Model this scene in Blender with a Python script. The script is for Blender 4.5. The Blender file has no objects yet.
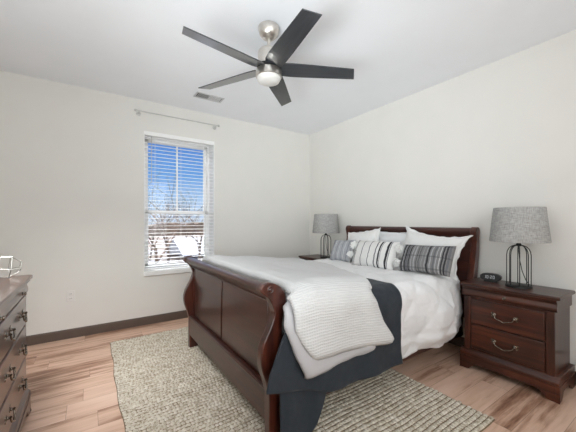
import bpy, bmesh, math, random
from mathutils import Vector, Matrix, noise
import numpy as np
R = math.radians
SC = bpy.context.scene
COL = SC.collection

# ------------------------------------------------------------------ camera
CAM_YAW = math.atan2(436.0, 294.0)          # angle from view axis to +y (to the right)
cam_d = bpy.data.cameras.new('camera')
cam_d.sensor_width = 36.0
cam_d.lens = 294.0 / 576 * 36
cam_d.shift_y = 6.0 / 576
cam_d.clip_start = 0.02
cam_d.clip_end = 500
cam = bpy.data.objects.new('camera', cam_d)
COL.objects.link(cam)
cam.location = (3.954, -3.108, 1.256)
cam.rotation_euler = (R(90), 0, CAM_YAW)
SC.camera = cam

# ------------------------------------------------------------------ world, sun, lights, exposure
W = bpy.data.worlds.new('sky')
SC.world = W
W.use_nodes = True
wn = W.node_tree
wn.nodes.clear()
w_out = wn.nodes.new('ShaderNodeOutputWorld')
w_bg = wn.nodes.new('ShaderNodeBackground')
w_tc = wn.nodes.new('ShaderNodeTexCoord')
w_sep = wn.nodes.new('ShaderNodeSeparateXYZ')
w_rmp = wn.nodes.new('ShaderNodeValToRGB')
wn.links.new(w_tc.outputs['Generated'], w_sep.inputs[0])
wn.links.new(w_sep.outputs['Z'], w_rmp.inputs[0])
els = w_rmp.color_ramp.elements
els[0].position = 0.0; els[0].color = (0.62, 0.74, 0.90, 1)
els[1].position = 0.60; els[1].color = (16.0, 16.4, 17.2, 1)
e = els.new(0.32); e.color = (0.05, 0.20, 0.72, 1)
e = els.new(0.38); e.color = (0.07, 0.24, 0.74, 1)
e = els.new(0.07); e.color = (0.42, 0.63, 0.90, 1)
e = els.new(0.15); e.color = (0.15, 0.40, 0.84, 1)
wn.links.new(w_rmp.outputs[0], w_bg.inputs[0])
w_bg.inputs[1].default_value = 1.0
wn.links.new(w_bg.outputs[0], w_out.inputs[0])

sun_d = bpy.data.lights.new('sun', 'SUN')
sun_d.energy = 0.6
sun_d.color = (1.0, 0.95, 0.86)
sun_d.angle = R(0.6)
sun = bpy.data.objects.new('sun', sun_d)
COL.objects.link(sun)
sun.rotation_euler = Vector((-0.75, 0.35, -0.55)).to_track_quat('-Z', 'Y').to_euler()


def area(name, loc, look, sx, sy, power, color=(1, 1, 1), spread=180):
    d = bpy.data.lights.new(name, 'AREA')
    d.shape = 'RECTANGLE'
    d.size = sx
    d.size_y = sy
    d.energy = power
    d.color = color
    d.spread = R(spread)
    o = bpy.data.objects.new(name, d)
    COL.objects.link(o)
    o.location = loc
    o.rotation_euler = Vector(look).to_track_quat('-Z', 'Y').to_euler()
    return o


area('fill_side', (4.93, -2.3, 1.6), (-1, 0, 0), 2.2, 1.6, 38, (0.94, 0.985, 1.0))  # unseen fill light, added to brighten the bed side and window wall
area('fill_ceiling', (2.9, -3.72, 1.15), (-0.15, 0.5, 0.85), 1.5, 0.4, 18, (0.92, 0.98, 1.0))  # unseen upward fill, added to brighten the ceiling
area('fill_far_corner', (3.3, -3.8, 1.2), (-2.6, 3.0, 1.5), 1.9, 0.7, 19, (0.92, 0.98, 1.0), 75)  # unseen fill with a narrowed beam, added to lift the far corner
area('fill_floor', (2.2, -3.75, 2.5), (-1.2, 0.7, -2.5), 0.9, 0.35, 12, (0.96, 0.985, 0.99), 72)  # unseen fill from above, added to brighten the floor on the left

SC.view_settings.view_transform = 'Standard'
SC.view_settings.look = 'None'
SC.view_settings.exposure = -0.06
SC.view_settings.gamma = 1.0
SC.view_settings.use_curve_mapping = False
SC.cycles.max_bounces = 8
SC.cycles.diffuse_bounces = 6
SC.cycles.glossy_bounces = 4
SC.cycles.transmission_bounces = 6
SC.cycles.transparent_max_bounces = 8
SC.cycles.caustics_reflective = False
SC.cycles.caustics_refractive = False


# ------------------------------------------------------------------ materials
def srgb(r, g, b):
    def f(c):
        c /= 255.0
        return c / 12.92 if c <= 0.04045 else ((c + 0.055) / 1.055) ** 2.4
    return (f(r), f(g), f(b), 1)


class NT:
    def __init__(s, name):
        s.m = bpy.data.materials.new(name)
        s.m.use_nodes = True
        s.t = s.m.node_tree
        s.b = s.t.nodes['Principled BSDF']

    def n(s, typ, **kw):
        nd = s.t.nodes.new(typ)
        for k, v in kw.items():
            setattr(nd, k, v)
        return nd

    def l(s, a, b):
        s.t.links.new(a, b)

    def val(s, sock, v):
        if hasattr(v, 'default_value') or isinstance(v, bpy.types.NodeSocket):
            s.l(v, sock)
        else:
            sock.default_value = v

    def math(s, op, a, b=0.0, c=None):
        nd = s.n('ShaderNodeMath', operation=op)
        s.val(nd.inputs[0], a)
        s.val(nd.inputs[1], b)
        if c is not None:
            s.val(nd.inputs[2], c)
        return nd.outputs[0]

    def ramp(s, fac, stops, interp='LINEAR'):
        nd = s.n('ShaderNodeValToRGB')
        cr = nd.color_ramp
        cr.interpolation = interp
        cr.elements[0].position = stops[0][0]
        cr.elements[0].color = stops[0][1]
        cr.elements[1].position = stops[-1][0]
        cr.elements[1].color = stops[-1][1]
        for p, c in stops[1:-1]:
            x = cr.elements.new(p)
            x.color = c
        s.l(fac, nd.inputs[0])
        return nd.outputs[0]

    def mix(s, fac, a, b, mode='MIX'):
        nd = s.n('ShaderNodeMix', data_type='RGBA', blend_type=mode)
        s.val(nd.inputs[0], fac)
        s.val(nd.inputs[6], a)
        s.val(nd.inputs[7], b)
        return nd.outputs[2]

    def coord(s, scale=(1, 1, 1), out='Object'):
        tc = s.n('ShaderNodeTexCoord')
        mp = s.n('ShaderNodeMapping')
        mp.inputs['Scale'].default_value = scale
        s.l(tc.outputs[out], mp.inputs[0])
        return mp.outputs[0]

    def noise(s, vec, scale, detail=3, rough=0.5, out='Fac'):
        nd = s.n('ShaderNodeTexNoise')
        nd.inputs['Scale'].default_value = scale
        nd.inputs['Detail'].default_value = detail
        nd.inputs['Roughness'].default_value = rough
        s.l(vec, nd.inputs['Vector'])
        return nd.outputs[out]

    def bump(s, h, strength=0.3, dist=0.01):
        nd = s.n('ShaderNodeBump')
        nd.inputs['Strength'].default_value = strength
        nd.inputs['Distance'].default_value = dist
        s.l(h, nd.inputs['Height'])
        s.l(nd.outputs[0], s.b.inputs['Normal'])

    def base(s, v):
        s.val(s.b.inputs['Base Color'], v)

    def rough(s, v):
        s.val(s.b.inputs['Roughness'], v)


def plain(name, col, rough=0.5, metal=0.0, var=0.06, scale=12.0, bump=0.0, bscale=300.0, coat=0.0, sheen=0.0, spec=0.5):
    k = NT(name)
    v = k.coord()
    f = k.noise(v, scale, 3)
    lo = tuple(c * (1 - var) for c in col[:3]) + (1,)
    hi = tuple(min(1, c * (1 + var)) for c in col[:3]) + (1,)
    k.base(k.ramp(f, [(0.3, lo), (0.7, hi)]))
    k.rough(rough)
    k.b.inputs['Metallic'].default_value = metal
    k.b.inputs['Coat Weight'].default_value = coat
    k.b.inputs['Coat Roughness'].default_value = 0.12
    k.b.inputs['Sheen Weight'].default_value = sheen
    k.b.inputs['Specular IOR Level'].default_value = spec
    if bump:
        k.bump(k.noise(v, bscale, 2), bump, 0.002)
    return k.m


def wood(name, dark, mid, light, axis='x', rough=0.3, coat=0.35, grain=26.0):
    k = NT(name)
    sc = {'x': (0.06, 1, 1), 'y': (1, 0.06, 1), 'z': (1, 1, 0.06)}[axis]
    v = k.coord(sc)
    f = k.noise(v, grain, 6, 0.65)
    g = k.noise(k.coord((1, 1, 1)), 2.2, 2)
    h = k.math('ADD', k.math('MULTIPLY', f, 0.7), k.math('MULTIPLY', g, 0.3))
    k.base(k.ramp(h, [(0.36, dark), (0.5, mid), (0.66, light)]))
    k.rough(k.math('ADD', rough, k.math('MULTIPLY', f, 0.12)))
    k.b.inputs['Coat Weight'].default_value = coat
    k.b.inputs['Coat Roughness'].default_value = 0.16
    k.bump(f, 0.05, 0.002)
    return k.m


M = {}
M['wall'] = plain('wall_paint', srgb(231, 229, 224), 0.85, var=0.012, scale=3, bump=0.05, bscale=220, spec=0.25)
M['ceil'] = plain('ceiling_paint', srgb(243, 245, 249), 0.9, var=0.01, scale=3, bump=0.06, bscale=160, spec=0.2)
M['baseboard'] = plain('taupe_vinyl_base', srgb(96, 82, 73), 0.55, var=0.06, scale=9)
M['white_vinyl'] = plain('white_vinyl', srgb(248, 248, 247), 0.4, var=0.01)
M['slat'] = plain('white_slat', srgb(250, 250, 249), 0.45, var=0.01)
M['plastic'] = plain('white_plastic', srgb(232, 230, 226), 0.4, var=0.01)
M['dark_slot'] = plain('dark_slot', srgb(60, 58, 56), 0.6)
M['vent_white'] = plain('white_enamel', srgb(205, 206, 208), 0.45, var=0.01)
M['cherry'] = wood('cherry_wood', srgb(34, 13, 7), srgb(64, 29, 16), srgb(100, 49, 28), 'x', 0.3, 0.2)
M['cherry_y'] = wood('cherry_wood_crosswise', srgb(36, 16, 11), srgb(60, 29, 19), srgb(86, 44, 29), 'y')
M['cherry_z'] = wood('cherry_wood_upright', srgb(34, 13, 7), srgb(64, 29, 16), srgb(100, 49, 28), 'z', 0.3, 0.2)
M['dresser_x'] = wood('dresser_wood', srgb(58, 34, 26), srgb(84, 53, 41), srgb(106, 70, 54), 'x', 0.26, 0.6)
M['dresser_z'] = wood('dresser_wood_upright', srgb(58, 34, 26), srgb(84, 53, 41), srgb(106, 70, 54), 'z', 0.26, 0.6)
M['bedwood'] = wood('bed_wood', srgb(40, 18, 14), srgb(58, 28, 22), srgb(78, 40, 30), 'x', 0.3, 0.3)
M['bedwood_z'] = wood('bed_wood_upright', srgb(40, 18, 14), srgb(68, 31, 22), srgb(100, 50, 32), 'z', 0.26, 0.5)
M['pewter'] = plain('antique_pewter', srgb(128, 118, 108), 0.24, 1.0, var=0.25, scale=120)
M['nickel'] = plain('brushed_nickel', srgb(214, 209, 202), 0.34, 1.0, var=0.05, scale=60)
M['steel'] = plain('satin_steel', srgb(206, 205, 202), 0.35, 0.5, var=0.05)
M['black_metal'] = plain('black_metal', srgb(30, 29, 29), 0.45, 0.3, var=0.1)
M['black_plastic'] = plain('black_plastic', srgb(24, 24, 25), 0.35, var=0.1)
M['opal'] = plain('opal_glass', srgb(206, 204, 200), 0.3, var=0.01)
M['wire'] = plain('silver_wire', srgb(205, 203, 198), 0.28, 0.85, var=0.05)
M['display'] = plain('grey_digits', srgb(214, 218, 222), 0.5, var=0.01)


def floor_mat():
    k = NT('oak_plank_floor')
    tc = k.n('ShaderNodeTexCoord')
    sp = k.n('ShaderNodeSeparateXYZ')
    k.l(tc.outputs['Object'], sp.inputs[0])
    PW, PL = 0.18, 1.22
    xr = k.math('DIVIDE', sp.outputs[0], PW)
    row = k.math('FLOOR', xr)
    wn1 = k.n('ShaderNodeTexWhiteNoise', noise_dimensions='1D')
    k.l(row, wn1.inputs['W'])
    yc = k.math('DIVIDE', k.math('ADD', sp.outputs[1], k.math('MULTIPLY', wn1.outputs[0], PL)), PL)
    col = k.math('FLOOR', yc)
    cid = k.n('ShaderNodeCombineXYZ')
    k.l(row, cid.inputs[0]); k.l(col, cid.inputs[1])
    wn2 = k.n('ShaderNodeTexWhiteNoise', noise_dimensions='2D')
    k.l(cid.outputs[0], wn2.inputs['Vector'])
    pid = wn2.outputs['Value']
    # grain, different offset on each plank
    gv = k.n('ShaderNodeCombineXYZ')
    k.l(k.math('MULTIPLY', sp.outputs[0], 1.0), gv.inputs[0])
    k.l(k.math('MULTIPLY', sp.outputs[1], 0.075), gv.inputs[1])
    k.l(k.math('MULTIPLY', pid, 30.0), gv.inputs[2])
    g = k.noise(gv.outputs[0], 24, 6, 0.62)
    gv2 = k.n('ShaderNodeCombineXYZ')
    k.l(sp.outputs[0], gv2.inputs[0])
    k.l(k.math('MULTIPLY', sp.outputs[1], 0.16), gv2.inputs[1])
    k.l(k.math('MULTIPLY', pid, 17.0), gv2.inputs[2])
    g2 = k.noise(gv2.outputs[0], 7, 4, 0.6)
    h = k.math('ADD', k.math('ADD', k.math('MULTIPLY', g, 0.46), k.math('MULTIPLY', g2, 0.42)), k.math('MULTIPLY', pid, 0.13))
    c = k.ramp(h, [(0.34, srgb(96, 64, 47)), (0.42, srgb(160, 121, 99)), (0.50, srgb(204, 169, 147)), (0.58, srgb(216, 182, 161)), (0.68, srgb(222, 192, 173))])
    # seams
    fx = k.math('FRACT', xr)
    fy = k.math('FRACT', yc)
    ex = k.math('LESS_THAN', k.math('MINIMUM', fx, k.math('SUBTRACT', 1.0, fx)), 0.008)
    ey = k.math('LESS_THAN', k.math('MINIMUM', fy, k.math('SUBTRACT', 1.0, fy)), 0.0012)
    seam = k.math('MAXIMUM', ex, ey)
    c2 = k.mix(k.math('MULTIPLY', seam, 0.45), c, srgb(84, 60, 48))
    k.base(c2)
    k.rough(k.math('ADD', 0.36, k.math('MULTIPLY', g, 0.2)))
    k.b.inputs['Specular IOR Level'].default_value = 0.4
    k.bump(k.math('SUBTRACT', g, seam), 0.08, 0.002)
    return k.m


M['floor'] = floor_mat()


def fabric(name, col, var=0.05, weave=900.0, bump=0.25, sheen=0.15, scale=30.0):
    k = NT(name)
    v = k.coord()
    f = k.noise(v, scale, 3)
    w = k.noise(v, weave, 2)
    lo = tuple(c * (1 - var) for c in col[:3]) + (1,)
    hi = tuple(min(1, c * (1 + var)) for c in col[:3]) + (1,)
    k.base(k.ramp(k.math('ADD', k.math('MULTIPLY', f, 0.5), k.math('MULTIPLY', w, 0.5)), [(0.35, lo), (0.65, hi)]))
    k.rough(0.92)
    k.b.inputs['Sheen Weight'].default_value = sheen
    k.b.inputs['Specular IOR Level'].default_value = 0.15
    k.bump(w, bump, 0.002)
    return k.m


M['white_cotton'] = fabric('white_cotton', srgb(233, 233, 234), 0.02)
M['white_sham'] = fabric('white_sham_cotton', srgb(228, 228, 227), 0.02)
M['grey_sham'] = fabric('pale_grey_cotton', srgb(218, 219, 221), 0.03)
M['lining'] = fabric('pale_grey_lining', srgb(192, 191, 194), 0.02)
M['charcoal'] = fabric('charcoal_coverlet', srgb(50, 55, 61), 0.14, weave=500, bump=0.4, sheen=0.1)
M['tassel'] = fabric('white_yarn', srgb(232, 232, 230), 0.05, weave=300, bump=0.6)


def linen_shade():
    k = NT('grey_linen_shade')
    tc = k.n('ShaderNodeTexCoord')
    va = k.n('ShaderNodeMapping'); va.inputs['Scale'].default_value = (1, 1, 0.06)
    vb = k.n('ShaderNodeMapping'); vb.inputs['Scale'].default_value = (0.08, 0.08, 1)
    k.l(tc.outputs['Object'], va.inputs[0]); k.l(tc.outputs['Object'], vb.inputs[0])
    a = k.noise(va.outputs[0], 260, 2); b = k.noise(vb.outputs[0], 300, 2)
    s = k.math('MULTIPLY', k.math('ADD', a, b), 0.5)
    k.base(k.ramp(s, [(0.36, srgb(140, 139, 137)), (0.64, srgb(190, 189, 187))]))
    k.rough(0.9)
    k.b.inputs['Specular IOR Level'].default_value = 0.15
    k.bump(s, 0.3, 0.002)
    return k.m


M['shade'] = linen_shade()


def stripes(name, stops, ground, axis=0, span=0.5, weave=0.12, cross=None):
    """woven stripes across the pillow: stops are (centre, halfwidth, colour) in -1..1 along the axis"""
    k = NT(name)
    tc = k.n('ShaderNodeTexCoord')
    sp = k.n('ShaderNodeSeparateXYZ')
    k.l(tc.outputs['Object'], sp.inputs[0])
    u = k.math('DIVIDE', sp.outputs[axis], span)
    wob = k.noise(k.coord((1, 1, 1)), 60, 2)
    u = k.math('ADD', u, k.math('MULTIPLY', k.math('SUBTRACT', wob, 0.5), 0.02))
    c = ground
    for ct, hw, colr in stops:
        f = k.math('LESS_THAN', k.math('ABSOLUTE', k.math('SUBTRACT', u, ct)), hw)
        c = k.mix(f, c, colr)
    w = k.noise(k.coord((1, 1, 1)), 420, 2)
    c = k.mix(k.math('MULTIPLY', w, weave), c, (0.02, 0.02, 0.025, 1))
    if cross:
        vv = k.math('FRACT', k.math('MULTIPLY', sp.outputs[2], cross))
        c = k.mix(k.math('MULTIPLY', k.math('LESS_THAN', vv, 0.12), 0.35), c, (0.04, 0.045, 0.05, 1))
    k.base(c)
    k.rough(0.93)
    k.b.inputs['Specular IOR Level'].default_value = 0.12
    k.bump(w, 0.3, 0.002)
    return k.m


D1, D2, D3 = srgb(62, 62, 66), srgb(112, 112, 116), srgb(170, 170, 172)
M['stripe_white'] = stripes('black_striped_white_cotton', [
    (-0.86, 0.022, D2), (-0.79, 0.012, D1), (-0.42, 0.018, D2), (-0.06, 0.018, D2),
    (0.25, 0.028, D2), (0.42, 0.035, D1), (0.49, 0.010, D2), (0.73, 0.040, D1), (0.80, 0.012, D2)], srgb(226, 225, 223), 0, 0.275, 0.05)
gs = []
rs = random.Random(5)
x = -0.95
while x < 0.95:
    gs.append((x, rs.uniform(0.008, 0.035), rs.choice([D1, D3, srgb(200, 200, 200), D2, D1])))
    x += rs.uniform(0.06, 0.12)
M['stripe_grey'] = stripes('grey_plaid_wool', gs, srgb(134, 133, 133), 0, 0.25, 0.25, 9.0)
gs2 = [(-0.8 + 0.2 * i, 0.022, srgb(140, 143, 148) if i % 2 else srgb(206, 207, 209)) for i in range(9)]
M['stripe_pale'] = stripes('pale_grey_striped_cotton', gs2, srgb(172, 174, 179), 0, 0.2, 0.1)


def waffle_mat():
    k = NT('pale_grey_waffle_cotton')
    uv = k.n('ShaderNodeUVMap')
    sp = k.n('ShaderNodeSeparateXYZ')
    k.l(uv.outputs[0], sp.inputs[0])
    P = 0.016
    a = k.math('ABSOLUTE', k.math('SINE', k.math('MULTIPLY', sp.outputs[0], math.pi / P)))
    b = k.math('ABSOLUTE', k.math('SINE', k.math('MULTIPLY', sp.outputs[1], math.pi / P)))
    h = k.math('MAXIMUM', k.math('SUBTRACT', 1.0, a), k.math('MULTIPLY', k.math('SUBTRACT', 1.0, b), 0.45))
    k.base(k.ramp(h, [(0.0, srgb(205, 205, 205)), (0.8, srgb(219, 219, 219))]))
    k.rough(0.95)
    k.b.inputs['Specular IOR Level'].default_value = 0.12
    k.b.inputs['Sheen Weight'].default_value = 0.1
    k.bump(h, 0.7, 0.004)
    return k.m


M['waffle'] = waffle_mat()


def jute():
    k = NT('natural_jute')
    v = k.coord()
    f = k.noise(v, 34, 3)
    g = k.noise(v, 160, 3, 0.7)
    h = k.math('ADD', k.math('MULTIPLY', f, 0.45), k.math('MULTIPLY', g, 0.55))
    c = k.ramp(h, [(0.34, srgb(132, 117, 98)), (0.45, srgb(186, 174, 156)), (0.56, srgb(212, 203, 189)), (0.7, srgb(228, 222, 212))])
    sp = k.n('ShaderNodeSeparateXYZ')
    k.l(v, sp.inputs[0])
    gap_shade = k.math('LESS_THAN', sp.outputs[2], 0.0085)         # shade in the gaps between loops, painted brown by height
    c = k.mix(gap_shade, c, srgb(126, 108, 87))
    k.base(c)
    k.rough(0.95)
    k.b.inputs['Specular IOR Level'].default_value = 0.1
    k.bump(g, 0.5, 0.004)
    return k.m


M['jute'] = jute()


def glass_mat():
    k = NT('window_glass')
    t = k.t
    out = t.nodes['Material Output']
    tr = k.n('ShaderNodeBsdfTransparent')
    gl = k.n('ShaderNodeBsdfGlossy')
    gl.inputs['Roughness'].default_value = 0.02
    fr = k.n('ShaderNodeFresnel')
    fr.inputs['IOR'].default_value = 1.35
    mx = k.n('ShaderNodeMixShader')
    k.l(fr.outputs[0], mx.inputs[0]); k.l(tr.outputs[0], mx.inputs[1]); k.l(gl.outputs[0], mx.inputs[2])
    k.l(mx.outputs[0], out.inputs['Surface'])
    return k.m


M['glass'] = glass_mat()
M['bark'] = plain('grey_brown_bark', srgb(68, 53, 43), 0.9, var=0.3, scale=6)
M['bark2'] = plain('dark_bark', srgb(54, 43, 37), 0.9, var=0.3, scale=6)
M['snow_roof'] = plain('snowy_roof', srgb(86, 88, 92), 0.8, var=0.03, scale=1)
M['siding'] = plain('beige_siding', srgb(66, 56, 48), 0.8, var=0.05, scale=1)
M['dark_pane'] = plain('dark_pane', srgb(60, 66, 78), 0.2)
M['woods'] = plain('winter_woods', srgb(60, 48, 38), 0.95, var=0.35, scale=0.5)


def ground_mat():
    k = NT('patchy_winter_ground')
    v = k.coord()
    f = k.noise(v, 0.16, 5, 0.6)
    k.base(k.ramp(f, [(0.40, srgb(50, 40, 31)), (0.52, srgb(57, 47, 38)), (0.62, srgb(74, 74, 78))]))
    k.rough(0.95)
    return k.m


M['ground'] = ground_mat()
M['asphalt'] = plain('wet_asphalt', srgb(36, 38, 45), 0.6, var=0.1, scale=2)


# ------------------------------------------------------------------ mesh helpers
class MB:
    def __init__(s):
        s.v = []; s.f = []

    def add(s, vs, fs):
        o = len(s.v)
        s.v += [tuple(p) for p in vs]
        s.f += [tuple(i + o for i in f) for f in fs]
        return s

    def box(s, x0, y0, z0, x1, y1, z1):
        vs = [(x, y, z) for z in (z0, z1) for y in (y0, y1) for x in (x0, x1)]
        return s.add(vs, [(0, 2, 3, 1), (4, 5, 7, 6), (0, 1, 5, 4), (2, 6, 7, 3), (0, 4, 6, 2), (1, 3, 7, 5)])

    def prism(s, pts, axis, a, b):
        """pts 2D outline; axis 'x': pts are (y,z); 'y': (x,z); 'z': (x,y)"""
        def P(p, t):
            return {'x': (t, p[0], p[1]), 'y': (p[0], t, p[1]), 'z': (p[0], p[1], t)}[axis]
        n = len(pts)
        vs = [P(p, a) for p in pts] + [P(p, b) for p in pts]
        fs = [tuple(range(n)), tuple(range(2 * n - 1, n - 1, -1))]
        fs += [(i, i + n, (i + 1) % n + n, (i + 1) % n) for i in range(n)]
        return s.add(vs, fs)

    def lathe(s, prof, c=(0, 0, 0), n=32, axis='z'):
        vs = []
        for r, z in prof:
            for i in range(n):
                a = 2 * math.pi * i / n
                p = (r * math.cos(a), r * math.sin(a), z)
                if axis == 'x': p = (p[2], p[0], p[1])
                if axis == 'y': p = (p[0], p[2], p[1])
                vs.append((c[0] + p[0], c[1] + p[1], c[2] + p[2]))
        fs = []
        for j in range(len(prof) - 1):
            for i in range(n):
                k = (i + 1) % n
                fs.append((j * n + i, j * n + k, (j + 1) * n + k, (j + 1) * n + i))
        if prof[0][0] > 1e-6: fs.append(tuple(range(n - 1, -1, -1)))
        if prof[-1][0] > 1e-6: fs.append(tuple((len(prof) - 1) * n + i for i in range(n)))
        return s.add(vs, fs)

    def tube(s, pts, rad, n=10, cap=True):
        pts = [Vector(p) for p in pts]
        rads = rad if isinstance(rad, (list, tuple)) else [rad] * len(pts)
        up = Vector((0, 0, 1))
        vs = []
        prev = None
        for i, p in enumerate(pts):
            t = (pts[min(i + 1, len(pts) - 1)] - pts[max(i - 1, 0)]).normalized()
            if prev is None:
                a = t.cross(up)
                if a.length < 1e-3: a = t.cross(Vector((1, 0, 0)))
                a.normalize()
            else:
                a = (prev - t * prev.dot(t))
                if a.length < 1e-6: a = t.cross(up)
                a.normalize()
            prev = a
            b = t.cross(a)
            for k in range(n):
                an = 2 * math.pi * k / n
                vs.append(p + (a * math.cos(an) + b * math.sin(an)) * rads[i])
        fs = []
        for j in range(len(pts) - 1):
            for k in range(n):
                m = (k + 1) % n
                fs.append((j * n + k, j * n + m, (j + 1) * n + m, (j + 1) * n + k))
        if cap:
            fs.append(tuple(range(n - 1, -1, -1)))
            fs.append(tuple((len(pts) - 1) * n + k for k in range(n)))
        return s.add(vs, fs)

    def ball(s, c, r, n=14, m=8, sz=1.0):
        prof = [(r * math.sin(math.pi * j / m), -r * sz * math.cos(math.pi * j / m)) for j in range(m + 1)]
        prof[0] = (1e-7, prof[0][1]); prof[-1] = (1e-7, prof[-1][1])
        return s.lathe(prof, c, n)

    def build(s, name, mat, parent=None, bevel=0.0, smooth=False, loc=None, seg=2):
        me = bpy.data.meshes.new(name)
        me.from_pydata(s.v, [], s.f)
        bm = bmesh.new(); bm.from_mesh(me)
        bmesh.ops.remove_doubles(bm, verts=bm.verts, dist=1e-5)
        bmesh.ops.recalc_face_normals(bm, faces=bm.faces)
        bm.to_mesh(me); bm.free()
        me.materials.append(mat if not isinstance(mat, str) else M[mat])
        o = bpy.data.objects.new(name, me)
        COL.objects.link(o)
        if parent: o.parent = parent
        if loc: o.location = loc
        if bevel:
            b = o.modifiers.new('bevel', 'BEVEL')
            b.width = bevel; b.segments = seg; b.limit_method = 'ANGLE'; b.angle_limit = R(35)
        if smooth or bevel:
            for p in me.polygons: p.use_smooth = True
            if hasattr(me, 'set_sharp_from_angle'):
                me.set_sharp_from_angle(angle=R(50) if smooth else R(40))
        return o


def tag(o, label, cat, group=None, kind=None):
    if label: o['label'] = label
    if cat: o['category'] = cat
    if group: o['group'] = group
    if kind: o['kind'] = kind
    return o


def empty(name, loc=(0, 0, 0), rz=0.0):
    o = bpy.data.objects.new(name, None)
    o.empty_display_size = 0.1
    COL.objects.link(o)
    o.location = loc
    o.rotation_euler = (0, 0, rz)
    return o


def copy_tree(o, parent=None):
    c = o.copy()
    COL.objects.link(c)
    if parent:
        c.parent = parent
    for ch in list(o.children):
        copy_tree(ch, c)
    return c


def struct(o):
    o['kind'] = 'structure'
    return o


def smoothstep(a, b, x):
    t = max(0.0, min(1.0, (x - a) / (b - a)))
    return t * t * (3 - 2 * t)


def interp(x, xs, ys):
    return float(np.interp(x, xs, ys))


def grid_obj(name, fn, nu, nv, mat, parent=None, uvscale=None, solid=0.0, loc=None, offset=-1.0):
    """fn(i/nu, j/nv) -> point (and uv)"""
    vs, uvs = [], []
    for j in range(nv + 1):
        for i in range(nu + 1):
            p, uv = fn(i / nu, j / nv)
            vs.append(p); uvs.append(uv)
    fs = [(j * (nu + 1) + i, j * (nu + 1) + i + 1, (j + 1) * (nu + 1) + i + 1, (j + 1) * (nu + 1) + i) for j in range(nv) for i in range(nu)]
    me = bpy.data.meshes.new(name)
    me.from_pydata(vs, [], fs)
    ul = me.uv_layers.new(name='UVMap')
    for lp in me.loops:
        ul.data[lp.index].uv = uvs[lp.vertex_index]
    for p in me.polygons: p.use_smooth = True
    me.materials.append(M[mat])
    o = bpy.data.objects.new(name, me)
    COL.objects.link(o)
    if parent: o.parent = parent
    if loc: o.location = loc
    if solid:
        sd = o.modifiers.new('solid', 'SOLIDIFY')
        sd.thickness = solid; sd.offset = offset
    return o


# ------------------------------------------------------------------ room shell
H = 2.74
X1, Y0 = 5.0, -3.95
WY0, WY1, WZ0, WZ1 = -2.56, -1.674, 0.63, 2.37
WT = 0.27                                   # outer wall thickness
struct(MB().box(-WT, Y0 - 0.12, -0.15, X1 + 0.12, 0.12, 0).build('floor', 'floor'))
struct(MB().box(-WT, Y0 - 0.12, H, X1 + 0.12, 0.12, H + 0.15).build('ceiling', 'ceil'))
wl = MB()
wl.box(-WT, Y0 - 0.12, 0, 0, WY0, H).box(-WT, WY1, 0, 0, 0.12, H).box(-WT, WY0, 0, 0, WY1, WZ0).box(-WT, WY0, WZ1, 0, WY1, H)
struct(wl.build('wall_left', 'wall'))
struct(MB().box(0, 0, 0, X1 + 0.12, 0.12, H).build('wall_right', 'wall'))
struct(MB().box(0, Y0 - 0.12, 0, X1, Y0, H).build('wall_back', 'wall'))
struct(MB().box(X1, Y0 - 0.12, 0, X1 + 0.12, 0, H).build('wall_side', 'wall'))
bb = [(0, 0), (0.012, 0), (0.012, 0.085), (0.009, 0.096), (0.005, 0.1), (0, 0.1)]
struct(MB().prism(bb, 'y', Y0 + 0.012, 0).build('baseboard_left', 'baseboard'))
struct(MB().prism([(-a, z) for a, z in bb], 'x', 0.012, X1).build('baseboard_right', 'baseboard'))
struct(MB().prism([(Y0 + a, z) for a, z in bb], 'x', 0.0, X1).build('baseboard_back', 'baseboard'))

# window: deep white reveal, double hung frame
win = struct(empty('window_1', (-0.22, (WY0 + WY1) / 2, WZ0)))
wf = MB()
xa, xb = -0.05, 0.03                         # relative to -0.22
yw = (WY1 - WY0) / 2
hz = WZ1 - WZ0
wf.box(xa, -yw, 0, xb, -yw + 0.04, hz).box(xa, yw - 0.04, 0, xb, yw, hz).box(xa, -yw, 0, xb, yw, 0.04).box(xa, -yw, hz - 0.04, xb, yw, hz)
struct(wf.build('window_frame', 'white_vinyl', win, 0.004))
MID = 1.385 - WZ0


def sash(x0, z0, z1, muntin):
    s = MB()
    a = yw - 0.04
    s.box(x0, -a, z0, x0 + 0.035, -a + 0.038, z1).box(x0, a - 0.038, z0, x0 + 0.035, a, z1)
    s.box(x0, -a, z0, x0 + 0.035, a, z0 + 0.042).box(x0, -a, z1 - 0.042, x0 + 0.035, a, z1)
    if muntin:
        s.box(x0 + 0.006, -0.010, z0, x0 + 0.029, 0.010, z1)
    o = struct(s.build('sash', 'white_vinyl', win, 0.003))
    g = struct(MB().box(x0 + 0.016, -a + 0.03, z0 + 0.03, x0 + 0.02, a - 0.03, z1 - 0.03).build('pane', 'glass', o))
    return o


sash(-0.035, MID - 0.02, hz - 0.04, True)
sash(0.0, 0.04, MID + 0.022, False)
rv = MB()                                    # white reveal boards
rv.box(-0.19, WY0, WZ0, 0.0, WY0 + 0.008, WZ1).box(-0.19, WY1 - 0.008, WZ0, 0.0, WY1, WZ1).box(-0.19, WY0, WZ1 - 0.008, 0.0, WY1, WZ1)
struct(rv.build('trim_1', 'white_vinyl'))
sl = MB().box(-0.19, WY0 + 0.001, WZ0, 0.0, WY1 - 0.001, WZ0 + 0.022).box(0.0, WY0 - 0.004, WZ0 - 0.008, 0.026, WY1 + 0.004, WZ0 + 0.022)
struct(sl.build('trim_2', 'white_vinyl'))
struct(MB().box(0.0, WY0, WZ0 - 0.03, 0.022, WY1, WZ0 - 0.008).build('trim_3', 'white_vinyl'))

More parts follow.
